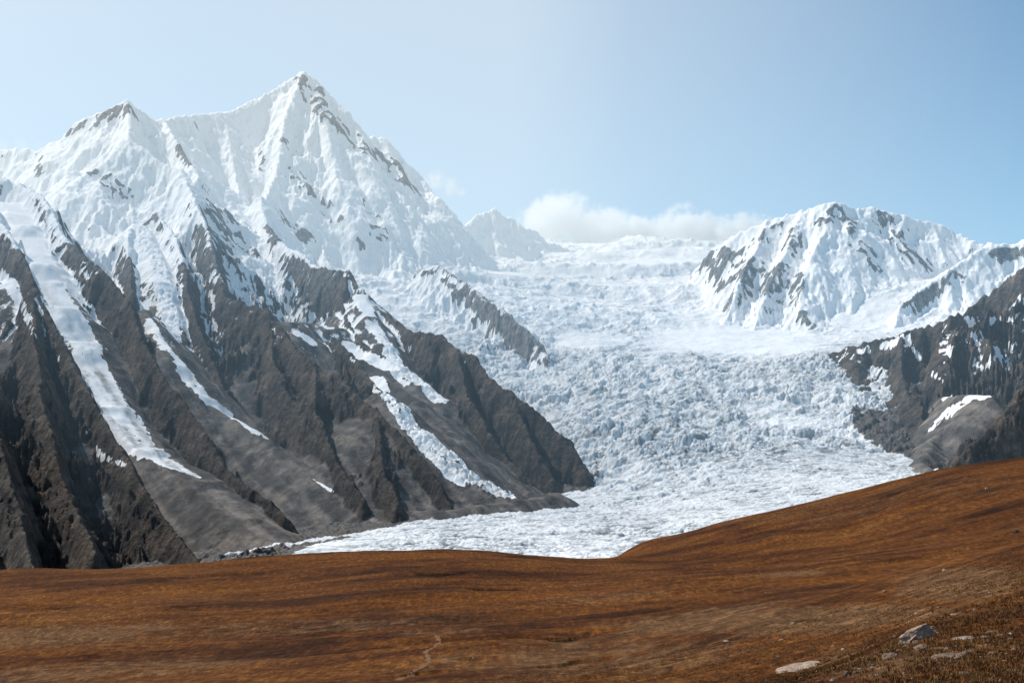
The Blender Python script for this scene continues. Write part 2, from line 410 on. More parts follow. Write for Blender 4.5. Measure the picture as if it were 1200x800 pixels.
fm = Fan(-330, 1420, 2900, 14600, 1.15 / QUAL, 1 + 0.00125 / QUAL)
h0 = resample(fc, H, fm); pid = np.rint(resample(fc, PID, fm)); dr = resample(fc, DR, fm)
ice = resample(fc, ice_height(fc.X, fc.Y), fm)
X, Y = fm.X, fm.Y
print('base', h0.shape, time.time() - T0)

# valley fills: scree fans, snow couloirs and side glaciers that bury the rock (half width, side slope, points)
FILLS = [
 (M_, 80, 0.74, [(15,236,7330),(30,265,6960),(50,310,6440),(72,360,6020),(95,400,5800),(130,475,5300),(175,525,5020),(235,560,4750),(290,605,4420),(345,638,4150)]),
 (M_, 18, 0.7, [(168,362,6450),(195,410,5900),(215,435,5840),(240,465,5730),(265,485,5600),(312,513,5400),(365,560,5000),(425,597,4750)]),
 (M_, 42, 1.0, [(160,262,7800),(180,300,7300),(192,330,6950),(200,365,6650),(206,392,6450)]),
 (M_, 40, 0.6, [(446,461,5600),(460,472,5470),(485,500,5320),(510,525,5190),(535,548,5080),(560,563,5000),(585,575,4940),(604,583,4900)]),
 (M_, 20, 0.64, [(450,440,6150),(490,470,5900),(530,505,5650),(575,545,5400),(620,575,5200),(655,588,5080)]),
 (M_, 40, 0.8, [(425,345,7200),(435,372,6950),(450,402,6650),(470,430,6400),(495,450,6220),(517,466,6120)]),
 (M_, 40, 0.8, [(408,404,6700),(430,422,6500),(455,434,6350)]),
 (M_, 80, 0.8, [(336,378,6600),(360,379,6850),(385,384,6820)]), (M_, 30, 0.8, [(352,394,6480),(367,403,6480)]),
 (M_, 25, 0.6, [(425,597,4750),(470,600,4700),(530,597,4720),(600,588,4850),(650,578,5050)]),
 (G_, 30, 0.9, [(1112,466,6180),(1130,463,5900),(1155,463,5750)]), (G_, 12, 0.7, [(1130,470,5880),(1100,505,5780),(1078,538,5380),(1092,552,5140)]),
]
fwx = fc.X + wx * 1.2 + fbm(fc.X, fc.Y, 150, 3, 13) * 38; fwy = fc.Y + wy * 1.2 + fbm(fc.X, fc.Y, 150, 3, 14) * 38
HF = np.full(fc.X.shape, -4000, F32); FP = np.zeros(fc.X.shape, F32)
for piece, W, sa, pts in FILLS:
    P = np.array([at(*p) for p in pts])
    for a, b in zip(P[:-1], P[1:]):
        ab = b - a; L2 = ab[0] ** 2 + ab[1] ** 2 + 1e-6
        t = np.clip(((fc.X - a[0]) * ab[0] + (fc.Y - a[1]) * ab[1]) / L2, 0, 1).astype(F32)
        d = np.hypot(fwx - a[0] - t * ab[0], fwy - a[1] - t * ab[1]).astype(F32)
        hf = a[2] + t * ab[2] - F32(0.06) * d - F32(sa) * np.maximum(d - W, 0)
        FP = np.where(hf > HF, piece, FP); HF = np.maximum(HF, hf)
hfill = resample(fc, HF, fm); fpid = np.rint(resample(fc, FP, fm))

gx, gy = fm.grad(h0); sl0 = np.hypot(gx, gy)
hi = smooth(900, 1500, h0)
near_ice = smooth(-30, 140, h0 - ice)
rough = np.where(pid == E_, 0.62, 1.0).astype(F32) * (1 - 0.3 * hi) * (1 - hi * (1 - np.clip(0.5 + 1.6 * fbm(X, Y, 700, 3, 68), 0.15, 1.2))) * smooth(4, 110, dr + 8) * (0.25 + 0.75 * near_ice)
# big faces broken into buttresses before the gullies are cut
butt = ridged(X, Y, 900, 3, 66) - 0.75
h = h0 + (butt * (130 + 60 * hi) * smooth(30, 420, dr) * (0.45 + 0.55 * hi) * near_ice).astype(F32)
xw = X + 30 * fbm(X, Y, 90, 3, 51); yw = Y + 30 * fbm(X, Y, 90, 3, 52)
fa = facets(xw, yw, 260, 300) * 0.30 + facets(xw + 50, yw, 110, 310) * 0.34
h = h + ((fa - 6) * smooth(0, 70, dr + 6) * (0.3 + 0.7 * near_ice) * (1 - 0.5 * hi)).astype(F32)
h = gullies(fm, h, [(620, 60), (330, 46), (170, 30), (90, 17), (48, 9), (26, 4.5)], 40, rough)
crag = ridged(X, Y, 150, 5, 77) - 0.7
fb_ = facets(xw, yw, 46, 320) * 0.46 + facets(xw, yw, 24, 330) * 0.34
h = h + ((crag * 34 + fb_ - 2) * (1 - 0.35 * hi) * smooth(0, 50, dr + 14) * (0.3 + 0.7 * near_ice)).astype(F32)
h = h + fbm(X, Y, 40, 4, 91) * 3.5 + (ridged(X, Y, 90, 4, 92) - 0.5) * 16 * (1 - smooth(20, 90, dr)) + (ridged(X, Y, 26, 3, 96) - 0.5) * 7 * (1 - 0.6 * hi)
qd_, sd__ = 0.82 * X + 0.57 * Y, 0.57 * X - 0.82 * Y
hfl = hfill + fbm(X, Y, 240, 4, 93) * 11 + fbm(qd_, sd__ * 0.3, 50, 4, 94) * 3
pid = np.where(hfl > h, fpid, pid)
scree = smooth(-6, 7, hfl - h + 8 * fbm(X, Y, 40, 3, 95))
k = 10.0; df = np.abs(hfl - h); h = np.maximum(hfl, h) + np.maximum(k - df, 0) ** 2 / (4 * k)
icy = np.clip(stroke_field(X, Y, h, fm, h, [(1, [(448,462,8),(465,474,10),(485,500,13),(510,525,17),(535,548,18),(560,563,18),(590,577,12),(603,582,6)]), (0.7, [(165,270,12),(180,300,12),(192,330,12),(200,365,12),(206,396,7)]), (0.6, [(450,402,7),(470,430,9),(495,450,11),(516,467,8)])]), 0, 1)
_a, _b, _c = cells(X + 14 * fbm(X, Y, 60, 3, 97), Y + 14 * fbm(X, Y, 60, 3, 98), 34, 99)
h = h + (icy * ((smooth(0, 0.35, _b - _a) * (0.3 + _c) - 0.5) * 12 + (ridged(X * 0.7, Y, 40, 4, 100) - 0.5) * 12)).astype(F32)
print('gullies', time.time() - T0)

# ------------------------------------------------------------------ snow cover
SNOW = [
 (1.0, [(20,216,14),(14,240,10),(30,265,8),(50,310,15),(72,360,19),(95,400,18),(110,435,17),(130,475,19),(150,505,20),(175,525,16),(200,545,10),(233,559,3)]),
 (0.8, [(100,505,2),(118,535,4),(145,545,4)]), (0.7, [(0,320,6),(20,350,6),(40,390,5),(70,420,5)]),
 (1.0, [(165,270,12),(180,300,12),(192,330,12),(200,365,12),(206,396,7)]), (0.9, [(168,362,5),(176,385,5),(195,410,6),(215,435,8),(240,465,8),(265,485,8),(290,500,5),(313,514,2)]),
 (0.9, [(250,350,3),(252,385,4),(258,415,3)]), (0.8, [(205,300,6),(235,340,5),(250,350,4)]),
 (1.1, [(335,375,8),(360,378,9),(384,384,6)]), (1.0, [(348,390,5),(366,402,5)]),
 (1.0, [(422,345,9),(435,372,8),(450,402,7),(470,430,9),(495,450,11),(516,467,8)]), (1.0, [(408,404,6),(430,420,9),(455,432,9),(480,446,10)]),
 (1.1, [(412,420,5),(440,445,8),(460,470,10),(485,500,13),(510,525,16),(535,548,17),(560,563,17),(585,575,12),(602,581,4)]),
 (0.5, [(365,560,2),(390,575,3)]), (0.6, [(470,375,4),(480,410,3)]),
 (0.8, [(1062,400,2),(1078,420,3),(1095,440,3),(1108,456,3)]), (1.0, [(1108,466,5),(1122,463,8),(1140,463,8),(1154,465,5)]), (0.75, [(1090,503,5),(1104,490,8),(1118,478,10),(1132,472,8)]),
 (0.45, [(1140,385,14),(1160,405,16),(1150,430,12)]), (0.55, [(1195,350,14),(1165,368,14),(1140,378,8)]), (0.4, [(1195,400,14),(1170,425,12)]), (0.35, [(1010,412,8),(1050,402,8),(1100,385,8),(1110,420,8)]), (0.6, [(990,408,4),(1040,394,4),(1090,378,4)]),
 (0.7, [(980,262,7),(975,300,12),(965,345,14),(975,385,12)]), (0.8, [(1000,345,16),(1030,375,16),(1000,390,10)]),
]
ROCK = [   # wide, soft: only ribs and steep faces inside turn bare
 (-0.75, [(250,240,8),(255,270,15),(260,300,13),(262,325,7)]), (-0.6, [(175,258,7),(186,277,6)]), (-0.65, [(110,203,6),(130,215,11),(140,228,10),(132,236,5)]),
 (-0.7, [(312,264,4),(325,282,6)]), (-0.75, [(352,92,5),(366,106,10),(380,128,13),(396,146,12),(410,162,10),(424,176,8)]), (-0.75, [(434,178,8),(455,190,13),(472,206,12),(488,224,8)]),
 (-0.45, [(332,165,5),(340,178,6)]), (-0.5, [(345,205,9),(360,220,9)]), (-0.5, [(372,235,9),(392,258,9)]), (-0.45, [(330,250,8),(350,275,8)]), (-0.45, [(430,240,8),(445,275,8)]), (-0.5, [(300,180,6),(312,205,7)]), (-0.55, [(85,156,7),(108,147,10),(134,138,12),(152,130,9)]), (-0.5, [(45,182,4),(48,205,5)]),
 (-0.5, [(212,172,5),(222,192,6)]), (-0.42, [(490,322,5),(515,318,8),(545,345,9),(580,370,9),(615,392,10),(636,408,6)]), (-0.8, [(372,325,8),(400,333,11),(398,352,8)]), (-0.6, [(338,310,8),(350,335,9),(358,352,6)]),
 (-0.6, [(212,312,4),(226,350,8),(238,392,9)]), (-0.6, [(148,305,5),(155,325,8)]), (-0.6, [(70,292,6),(90,300,10),(120,340,12),(150,390,14)]), (-0.5, [(20,300,8),(50,350,10),(60,370,6)]),
 (-0.7, [(832,306,9),(855,310,14),(852,332,12),(885,318,14),(898,336,14),(918,322,14),(928,348,12)]), (-0.5, [(880,285,12),(915,280,14),(940,300,12)]), (-0.8, [(940,372,5),(948,388,9),(956,396,7)]), (-0.6, [(962,258,8),(982,252,9),(1000,262,8)]), (-0.6, [(1035,256,8),(1050,280,10),(1062,302,12),(1084,308,10)]), (-0.4, [(1010,290,10),(1030,320,10)]),
 (-0.4, [(1000,270,6),(1002,290,5)]), (-0.4, [(1065,362,8),(1098,342,7),(1130,320,6)]), (-0.5, [(1170,300,6),(1190,298,6)]), (-0.5, [(265,250,9),(300,300,9)]), (-0.6, [(430,375,8),(445,395,8)]),
]
hb_ = h.copy()
for _ in range(2):
    hb_ = (hb_ + np.roll(hb_, 3, 0) + np.roll(hb_, -3, 0) + np.roll(hb_, 3, 1) + np.roll(hb_, -3, 1)) / 5
gx, gy = fm.grad(hb_); sl = np.hypot(gx, gy)
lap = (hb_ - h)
snowline = np.where(pid == G_, 740, np.where(pid == M_, 800, 500)) + 220 * fbm(X, Y, 600, 3, 55)
snow = 0.56 + np.clip((h - snowline) / 700, -0.9, 0.5) - 0.8 * smooth(1.2, 2.4, sl) * (1 - 0.5 * smooth(1500, 2200, h)) + 0.12 * smooth(1200, 1900, h) + np.clip(lap / 14, -0.3, 0.3)
sb = np.clip(stroke_field(X, Y, h, fm, h, SNOW), 0, 1)
qd, sd_ = 0.82 * X + 0.57 * Y, 0.57 * X - 0.82 * Y
sb = smooth(0.3, 0.7, sb + (1.0 * fbm(qd, sd_ * 0.16, 50, 5, 57) + 0.6 * fbm(X, Y, 26, 3, 58)) * (sb > 0.02))
rb = np.clip(-1.6 * stroke_field(X, Y, h, fm, h, [(v, [(p[0], p[1], p[2] * 1.35) for p in q]) for v, q in ROCK]), 0, 1)
snow = snow + (1.12 - snow) * sb * smooth(-14, 10, lap + 8)
snow = snow + 0.16 * (pid == N_)
snow = snow - rb * (0.42 + 0.20 * smooth(0.9, 1.8, sl)) * (1 - 0.6 * np.clip(lap / 10, -1, 1))
snow = np.clip(snow, -0.2, 1.2).astype(F32)
grey = np.maximum(smooth(600, 1500, h), ((pid == E_) | (pid == N_)) * smooth(300, 700, h))  # high rock turned paler, partly haze put into the rock colour
dirt = np.clip(stroke_field(X, Y, h, fm, h, [(0.55, [(460,470,8),(485,500,12),(510,525,15),(535,548,16),(560,563,15),(590,577,10)]), (0.85, [(110,440,12),(130,475,18),(160,510,20),(190,535,14),(228,556,6)]), (0.35, [(60,340,14),(95,400,16),(110,440,14)]), (0.6, [(215,435,8),(265,485,9),(310,512,4)]), (0.5, [(470,430,9),(495,450,12),(516,467,9)])]), 0, 1)
print('snow', time.time() - T0)

MT = mountain_material()
keep = (np.maximum.reduce([(h - ice)[:-1, :-1], (h - ice)[1:, :-1], (h - ice)[:-1, 1:], (h - ice)[1:, 1:]]) > -25) & (fm.d[:-1, None] < 14000)
pq = pid[:-1, :-1]
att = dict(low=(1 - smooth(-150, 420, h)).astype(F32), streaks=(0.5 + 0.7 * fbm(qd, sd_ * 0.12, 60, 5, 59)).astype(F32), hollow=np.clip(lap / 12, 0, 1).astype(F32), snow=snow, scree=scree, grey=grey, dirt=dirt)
for piece, nm in ((M_, 'mountain_massif'), (N_, 'rock_island'), (E_, 'snow_mountain'), (G_, 'rocky_mountain')):
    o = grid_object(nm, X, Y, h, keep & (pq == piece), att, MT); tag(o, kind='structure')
print('mountains', time.time() - T0)

# ------------------------------------------------------------------ glacier
fg = Fan(-200, 1350, 2600, 15200, 1.15 / QUAL, 1 + 0.0012 / QUAL)
g0 = ice_height(fg.X, fg.Y)
GX, GY = fg.X, fg.Y
_u = (GY + 700 * fbm(GX, GY, 1700, 3, 7)) / 1250; _f = _u - np.floor(_u)
g0 = g0 + (120 * (smooth(0.0, 0.3, _f) - _f) * smooth(8700, 9800, GY)).astype(F32)
gx, gy = fg.grad(g0); gs = np.hypot(gx, gy)
fall = smooth(0.12, 0.32, gs + 0.05 * fbm(GX, GY, 900, 3, 5))            # broken ice where the bed is steep
hs = smooth(650, 1000, g0 + 120 * fbm(GX, GY, 700, 3, 8))                # upper, snow covered part
GPX = GX / GY * FPX + CX; GPY = HY - g0 / GY * FPX
def zone(*ells):
    z = np.zeros(GX.shape, F32); wob = 0.35 * fbm(GX, GY, 350, 4, 24)
    for cx, cy, rx, ry, v in ells: z = np.maximum(z, v * (1 - smooth(0.55, 1.15, np.hypot((GPX - cx) / rx, (GPY - cy) / ry) + wob)))
    return z
smo = zone((860, 398, 130, 21, 1), (690, 398, 60, 12, 0.9), (760, 300, 110, 13, 0.85), (660, 319, 110, 7, 0.8), (1020, 372, 60, 28, 0.8), (840, 372, 60, 12, 0.6), (930, 494, 60, 7, 0.7), (905, 475, 40, 12, 0.4))
dark = zone((740, 520, 130, 30, 1), (880, 520, 120, 28, 1), (790, 480, 140, 25, 0.7), (690, 548, 40, 20, 1), (660, 470, 60, 30, 0.5), (850, 445, 60, 14, 0.5))
big = fbm(GX, GY, 340, 3, 23)
wxx = GX + 30 * fbm(GX, GY, 110, 4, 21); wyy = GY + 30 * fbm(GX, GY, 110, 4, 22)
f1, f2, cid = cells(wxx * 0.8, wyy * 1.2, 58, 101)
f1c, f2c, cidc = cells(wxx * 0.7, wyy * 1.2, 115, 161)
edgec = smooth(0.0, 0.25, f2c - f1c)
edge = smooth(0.0, 0.35, f2 - f1)
ser = edge * (0.35 + 0.9 * cid) - 0.5
f1b, f2b, cidb = cells(wxx, wyy * 1.25, 24, 141)
edgeb = smooth(0.0, 0.4, f2b - f1b)
ser2 = edgeb * (0.4 + cidb) - 0.5
rid = ridged(wxx * 0.7, wyy * 1.4, 90, 5, 63) - 0.4
wav = fbm(GX * 0.5, GY * 1.5, 60, 5, 61)
amp = (0.36 + 0.64 * fall) * (1 - 0.9 * smo) * np.clip(0.75 + 1.1 * big, 0.25, 1.5)
relief = amp * (1 - 0.58 * hs) * (ser * 12 * smooth(-0.3, 0.3, fbm(GX, GY, 260, 3, 64)) + (edgec * (0.3 + cidc) - 0.5) * 19 + ser2 * 8 + rid * 20 + (ridged(wxx * 0.33, wyy * 1.5, 62, 4, 65) - 0.4) * 16 + (ridged(wxx, wyy, 30, 3, 67) - 0.4) * 8 + wav * 6)
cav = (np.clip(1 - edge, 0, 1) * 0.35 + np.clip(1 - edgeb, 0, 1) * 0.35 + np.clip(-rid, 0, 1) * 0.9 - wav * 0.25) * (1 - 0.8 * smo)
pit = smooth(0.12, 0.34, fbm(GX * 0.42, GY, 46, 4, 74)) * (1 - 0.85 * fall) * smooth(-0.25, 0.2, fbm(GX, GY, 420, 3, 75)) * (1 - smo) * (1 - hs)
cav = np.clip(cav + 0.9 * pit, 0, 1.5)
relief = relief - 5.0 * pit
gh = g0 + relief.astype(F32) + fbm(GX, GY, 420, 4, 71) * (8 + 34 * fall) + (ridged(wxx, wyy * 1.3, 230, 3, 73) - 0.5) * (3 + 38 * fall * (1 - smo)) + fbm(GX, GY, 12, 3, 72) * 1.3 * (1 - 0.7 * smo)
DL = np.array([fg.hit(gh, *q) for q in [(205,663),(300,648),(345,640),(400,626),(460,611),(530,601),(600,590),(650,579),(690,566),(706,545)]])
_o = np.argsort(DL[:, 1])
deb = smooth(-45, 40, np.interp(GY, DL[_o, 1], DL[_o, 0]).astype(F32) - GX + 60 + 90 * (1 - smooth(4200, 5000, GY)) + 130 * fbm(GX, GY, 200, 5, 83)) * (1 - smooth(DL[:, 1].max() - 300, DL[:, 1].max(), GY))
_b = np.array([fg.hit(gh, *q) for q in [(985,470),(1000,490),(1030,522),(1060,536),(1095,547)]])
deb = np.maximum(deb, 0.75 * smooth(-25, 25, GX - np.interp(GY, _b[::-1, 1], _b[::-1, 0]).astype(F32) + 40 * fbm(GX, GY, 120, 4, 84)) * smooth(_b[:, 1].min() - 300, _b[:, 1].min(), GY) * (1 - smooth(6300, 6700, GY)))
gh = gh + deb * (fbm(GX, GY, 70, 5, 85) * 12 + fbm(GX, GY, 300, 3, 86) * 16 + 6)
grime = np.clip((1 - hs) * (0.5 + 0.5 * fbm(GX, GY, 500, 3, 81)) + 0.05, 0, 1)
grime = np.clip(np.maximum(grime, pit) * (1 - 0.8 * smo) + 0.22 * dark, 0, 1)
GM = glacier_material()
kg = np.ones((GX.shape[0] - 1, GX.shape[1] - 1), bool)
hm = resample(fm, h, fg)
under = hm - gh > 60
kg &= ~(under[:-1, :-1] & under[1:, :-1] & under[:-1, 1:] & under[1:, 1:] & (GY[:-1, :-1] < 14000))
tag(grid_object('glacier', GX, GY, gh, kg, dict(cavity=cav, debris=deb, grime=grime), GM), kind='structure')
print('glacier', time.time() - T0)

# ------------------------------------------------------------------ low ground out to the horizon
tm_ = mat('distant_scree'); t = NT(tm_); p = t.pos()
t.out(t.ramp(t.noise(p, 1 / 900, 8, 0.6), [(0.3, (0.07, 0.062, 0.055)), (0.7, (0.17, 0.15, 0.13))]), 0.95, None, 0.05)
an = np.linspace(0, 2 * np.pi, 97)[:-1]; rr_ = np.array([200, 2000, 8000, 25000, 70000.0])
co = np.concatenate([np.stack([np.cos(an) * r, 6000 + np.sin(an) * r, np.full(96, -950.0)], 1) for r in rr_])
q = np.array([(k * 96 + i, (k + 1) * 96 + i, (k + 1) * 96 + (i + 1) % 96, k * 96 + (i + 1) % 96) for k in range(4) for i in range(96)])
tag(mesh_object('terrain', co, q, {}, tm_), kind='structure')

# ------------------------------------------------------------------ meadow
def meadow_material():
    m = mat('autumn_alpine_turf'); t = NT(m); p = t.pos()
    flat = t.scale(p, (0.6, 1.0, 1.0))
    n1 = t.noise(flat, 1 / 70, 6, 0.6, 0.4); n2 = t.noise(p, 1 / 9, 6, 0.65); n3 = t.noise(p, 1.3, 6, 0.7); n4 = t.noise(flat, 1 / 22, 5, 0.6, 0.3)
    c = t.ramp(t.math('ADD', t.math('MULTIPLY', n1, 0.55), t.math('MULTIPLY', n4, 0.45)), [(0.36, (0.052, 0.021, 0.009)), (0.46, (0.145, 0.060, 0.022)), (0.54, (0.24, 0.104, 0.034)), (0.66, (0.34, 0.172, 0.066))])
    dry = t.mix(n2, (0.20, 0.120, 0.080), (0.36, 0.245, 0.175))
    c = t.mix(t.math('MULTIPLY', t.step(t.math('ADD', t.attr('bare'), t.math('MULTIPLY', t.math('SUBTRACT', n2, 0.5), 1.6)), 0.3, 0.8), 0.8), c, dry)
    c = t.mix(t.math('MULTIPLY', t.attr('rust'), 0.95), c, t.mix(n2, (0.25, 0.100, 0.020), (0.40, 0.175, 0.040)))
    c = t.mix(t.math('MULTIPLY', t.step(t.math('ADD', t.attr('soil_shade'), t.math('MULTIPLY', t.math('SUBTRACT', n2, 0.5), 0.6)), 0.4, 0.7), 0.85), c, (0.035, 0.018, 0.011))
    n5 = t.noise(p, 1 / 3.2, 6, 0.75)
    c = t.mix(t.math('MULTIPLY', t.step(n3, 0.4, 0.6), 0.6), c, t.mul(1.0, c, (0.36, 0.34, 0.32)))
    c = t.mix(t.math('MULTIPLY', t.step(n5, 0.42, 0.6), 0.6), t.mul(1.0, c, (0.45, 0.42, 0.40)), c)
    n6 = t.noise(t.scale(p, (1, 0.17, 0.17)), 1 / 1.5, 5, 0.7)
    c = t.mix(t.math('MULTIPLY', t.step(n6, 0.60, 0.44), 0.62), c, t.mul(1.0, c, (0.38, 0.34, 0.30)))
    c = t.mix(t.math('MULTIPLY', t.step(n6, 0.58, 0.72), 0.5), c, t.mul(1.0, c, (1.7, 1.75, 1.85)))
    tus = t.math('MULTIPLY', t.step(t.noise(t.scale(p, (0.8, 1, 1)), 1 / 1.7, 3, 0.6), 0.57, 0.66), t.step(t.noise(p, 1 / 40, 4), 0.42, 0.6))
    c = t.mix(t.math('MULTIPLY', tus, 0.7), c, (0.040, 0.020, 0.010))
    peb = t.math('MULTIPLY', t.step(t.noise(p, 2.6, 3, 0.6), 0.655, 0.70), t.step(t.math('ADD', t.attr('bare'), t.noise(p, 1 / 15, 3)), 0.55, 0.95))
    c = t.mix(peb, c, (0.36, 0.29, 0.24))
    c = t.mul(1.0, c, (1.06, 0.90, 0.58))
    hb = t.math('ADD', t.math('MULTIPLY', n2, 1.0), t.math('MULTIPLY', n3, 0.3))
    t.out(c, 0.95, t.bump(hb, 0.9, 0.9), 0.05)
    return m

MEAD = [  # photo column, distance, photo row where the ground lies
 (600,5,1022),(600,12,900),(0,12,960),(1200,12,860),(1200,5,960),(0,5,1080),
 (1200,45,800),(1075,75,738),(1200,100,695),(1200,190,640),(1200,300,643),(1100,330,662),(1000,350,681),(1050,200,688),(1000,90,770),(900,260,712),(900,90,800),(700,150,800),(700,260,762),(500,200,800),(250,250,800),(0,290,800),
 (0,430,742),(250,420,735),(0,680,692),(0,850,671),(0,1050,690),(0,1400,790),(300,850,655),(300,1050,672),(300,1400,780),(450,900,647),(450,1100,668),(450,1400,770),(600,950,648.5),(600,1150,668),(600,1450,770),
 (735,1020,649),(735,1200,675),(735,1500,770),(300,550,702),(600,450,704),(600,300,750),(900,520,664),(760,560,672),(1100,480,648),(1200,420,640),(1000,430,664),
 (1200,600,602),(1200,800,560),(1200,960,537),(1200,1150,550),(1200,1500,640),(1100,1000,551),(1100,1200,568),(1000,1050,576),(1000,1250,594),(870,1100,606),(870,1300,628),(800,1130,626),(800,1330,652),
 (745,1160,646),(1000,780,622),(900,760,642),(830,800,652),(-200,850,690),(-200,1400,810),(-200,300,830),(-400,800,710),(-400,300,860),(1400,960,505),(1400,1500,600),(1400,400,600),(1400,100,660),(1400,45,740),(1000,1600,720),(1400,200,600)]
def mc(px, d): return np.stack([np.asarray(px) / 330.0, np.log(np.asarray(d)) * 1.25], -1)
_A = mc([q[0] for q in MEAD], [q[1] for q in MEAD])
mead_tps = tps(_A, [q[2] for q in MEAD])
fn = Fan(-330, 1480, 5, 1700, 1.3 / QUAL, 1 + 0.0035 / QUAL)
NX, NY = fn.X, fn.Y
A2 = mc(np.repeat(fn.px[None, :], len(fn.d), 0), NY)
mh = ((HY - mead_tps(A2[..., 0], A2[..., 1])) / FPX * NY).astype(F32)
mh0 = mh.copy()
far = smooth(20, 200, NY)
mh = mh + fbm(NX * 0.5, NY, 130, 4, 201) * 4.5 * smooth(120, 500, NY) + fbm(NX * 0.45, NY, 30, 4, 211) * 1.25 * far + fbm(NX, NY, 4.5, 4, 221) * 0.16
ter = fbm(NX * 0.22 + NY * 0.05, NY, 42, 4, 231)
saw = (ter * 7) - np.floor(ter * 7)
stepz = smooth(0.0, 0.16, saw) * (1 - saw)                                 # small turf terraces
patch = smooth(0.05, 0.4, fbm(NX, NY, 160, 3, 241) + 0.15)
mh = mh + stepz * 0.8 * patch * far * (1 - 0.7 * smooth(700, 900, NY))
soil_shade = (1 - smooth(0.0, 0.2, saw)) * patch * 0.55
# turf scarps: line on the ground, drop towards the viewer
SCARP = [(0.9, [(617,745),(640,747),(665,746),(690,742),(710,741)]), (1.0, [(440,782),(470,777),(500,771)]), (1.0, [(515,771),(560,770),(592,768)]), (0.8, [(530,687),(570,689),(632,688)]), (0.8, [(430,745),(455,746),(478,744)]), (1.0, [(440,797),(490,786),(545,783)]),
         (0.9, [(700,729),(720,728),(750,727)]), (0.45, [(0,690),(60,686),(130,684),(200,680)]), (0.5, [(20,715),(70,712),(150,712),(210,706)]), (0.7, [(180,677),(260,672),(330,668)]), (0.9, [(470,668),(520,672),(560,668)]), (0.8, [(790,706),(830,704),(880,700)]), (0.8, [(900,650),(960,654),(1040,658),(1110,654)]),
         (0.7, [(745,760),(800,755),(860,750)]), (0.6, [(600,784),(680,772),(760,762)]), (0.6, [(300,745),(360,741),(420,737)]), (0.7, [(930,730),(1000,716),(1060,708)]), (0.6, [(1020,600),(1080,596),(1140,590),(1200,586)]), (0.6, [(1140,627),(1200,625)])]
for dep, pts in SCARP:
    P = np.array([fn.hit(mh, *q) for q in pts])
    dm = float(P[:, 1].mean())
    j0 = max(0, np.searchsorted(fn.d, P[:, 1].min() - 60)); j1 = np.searchsorted(fn.d, P[:, 1].max() + 30)
    x, y = NX[j0:j1], NY[j0:j1]
    o = np.argsort(P[:, 0]); ly = np.interp(x, P[o, 0], P[o, 1]).astype(F32) + 2.5 * fbm(x, y, 9, 3, 301)
    endf = smooth(P[:, 0].min() - 2, P[:, 0].min() + 12, x) * (1 - smooth(P[:, 0].max() - 12, P[:, 0].max() + 2, x))
    dd = ly - y                                             # > 0 on the viewer's side of the line
    prof = smooth(0, 1.6, dd) * (1 - smooth(5, 34, dd))
    mh[j0:j1] -= (F32(dep) * 1.25 * prof * endf).astype(F32)
    soil_shade[j0:j1] = np.maximum(soil_shade[j0:j1], smooth(0, 1.0, dd) * (1 - smooth(3.0, 9, dd)) * endf * 0.75 * min(1, dep + 0.1))
MPX = NX / NY * FPX + CX; MPY = HY - mh / NY * FPX
MWOB = 0.5 * fbm(NX * 0.5, NY, 60, 5, 253)
def mzone(*ells):
    z = np.zeros(NX.shape, F32); wob = MWOB
    for cx, cy, rx, ry, v in ells: z = np.maximum(z, v * (1 - smooth(0.4, 1.2, np.hypot((MPX - cx) / rx, (MPY - cy - (cx - MPX) * 0.05) / ry) + wob)))
    return z
bare = mzone((60, 745, 220, 16, 0.7), (330, 735, 260, 12, 0.55), (150, 785, 320, 16, 0.6), (560, 775, 180, 16, 0.5), (700, 770, 260, 30, 0.6), (950, 725, 260, 24, 0.85), (1130, 685, 120, 30, 0.85), (1050, 770, 160, 30, 0.75), (960, 600, 200, 22, 0.4), (1120, 570, 120, 18, 0.4), (930, 672, 70, 4, 0.7), (720, 700, 130, 10, 0.5), (500, 740, 90, 6, 0.5), (200, 700, 160, 8, 0.3))
rust = mzone((60, 705, 160, 10, 0.9), (250, 690, 150, 8, 0.9), (560, 700, 190, 12, 0.9), (700, 712, 140, 10, 0.8), (960, 680, 150, 6, 1), (1090, 660, 70, 4, 1), (800, 702, 90, 7, 1), (450, 778, 70, 8, 0.9), (680, 738, 60, 4, 1), (300, 660, 330, 8, 0.7), (650, 657, 130, 8, 0.5), (900, 640, 160, 7, 0.6), (30, 765, 40, 8, 0.5))
rust = np.clip(rust * (0.6 + 0.9 * fbm(NX * 0.4, NY, 30, 4, 251)), 0, 1)
for z_ in ((130, 682, 130, 4), (60, 712, 90, 4), (250, 708, 120, 3), (500, 668, 70, 5), (540, 688, 90, 3), (460, 745, 50, 4), (800, 703, 100, 3), (1050, 655, 90, 5), (660, 743, 60, 4), (560, 771, 50, 4), (490, 785, 70, 6), (860, 690, 80, 3), (700, 760, 120, 4), (930, 728, 100, 4), (350, 750, 150, 4), (150, 765, 150, 4), (1090, 600, 90, 4), (930, 622, 80, 4), (320, 672, 90, 4)):
    soil_shade = np.maximum(soil_shade, mzone((*z_, 0.52)))  # broken dark bands: shade of soft folds put into the turf colour
MM = meadow_material()
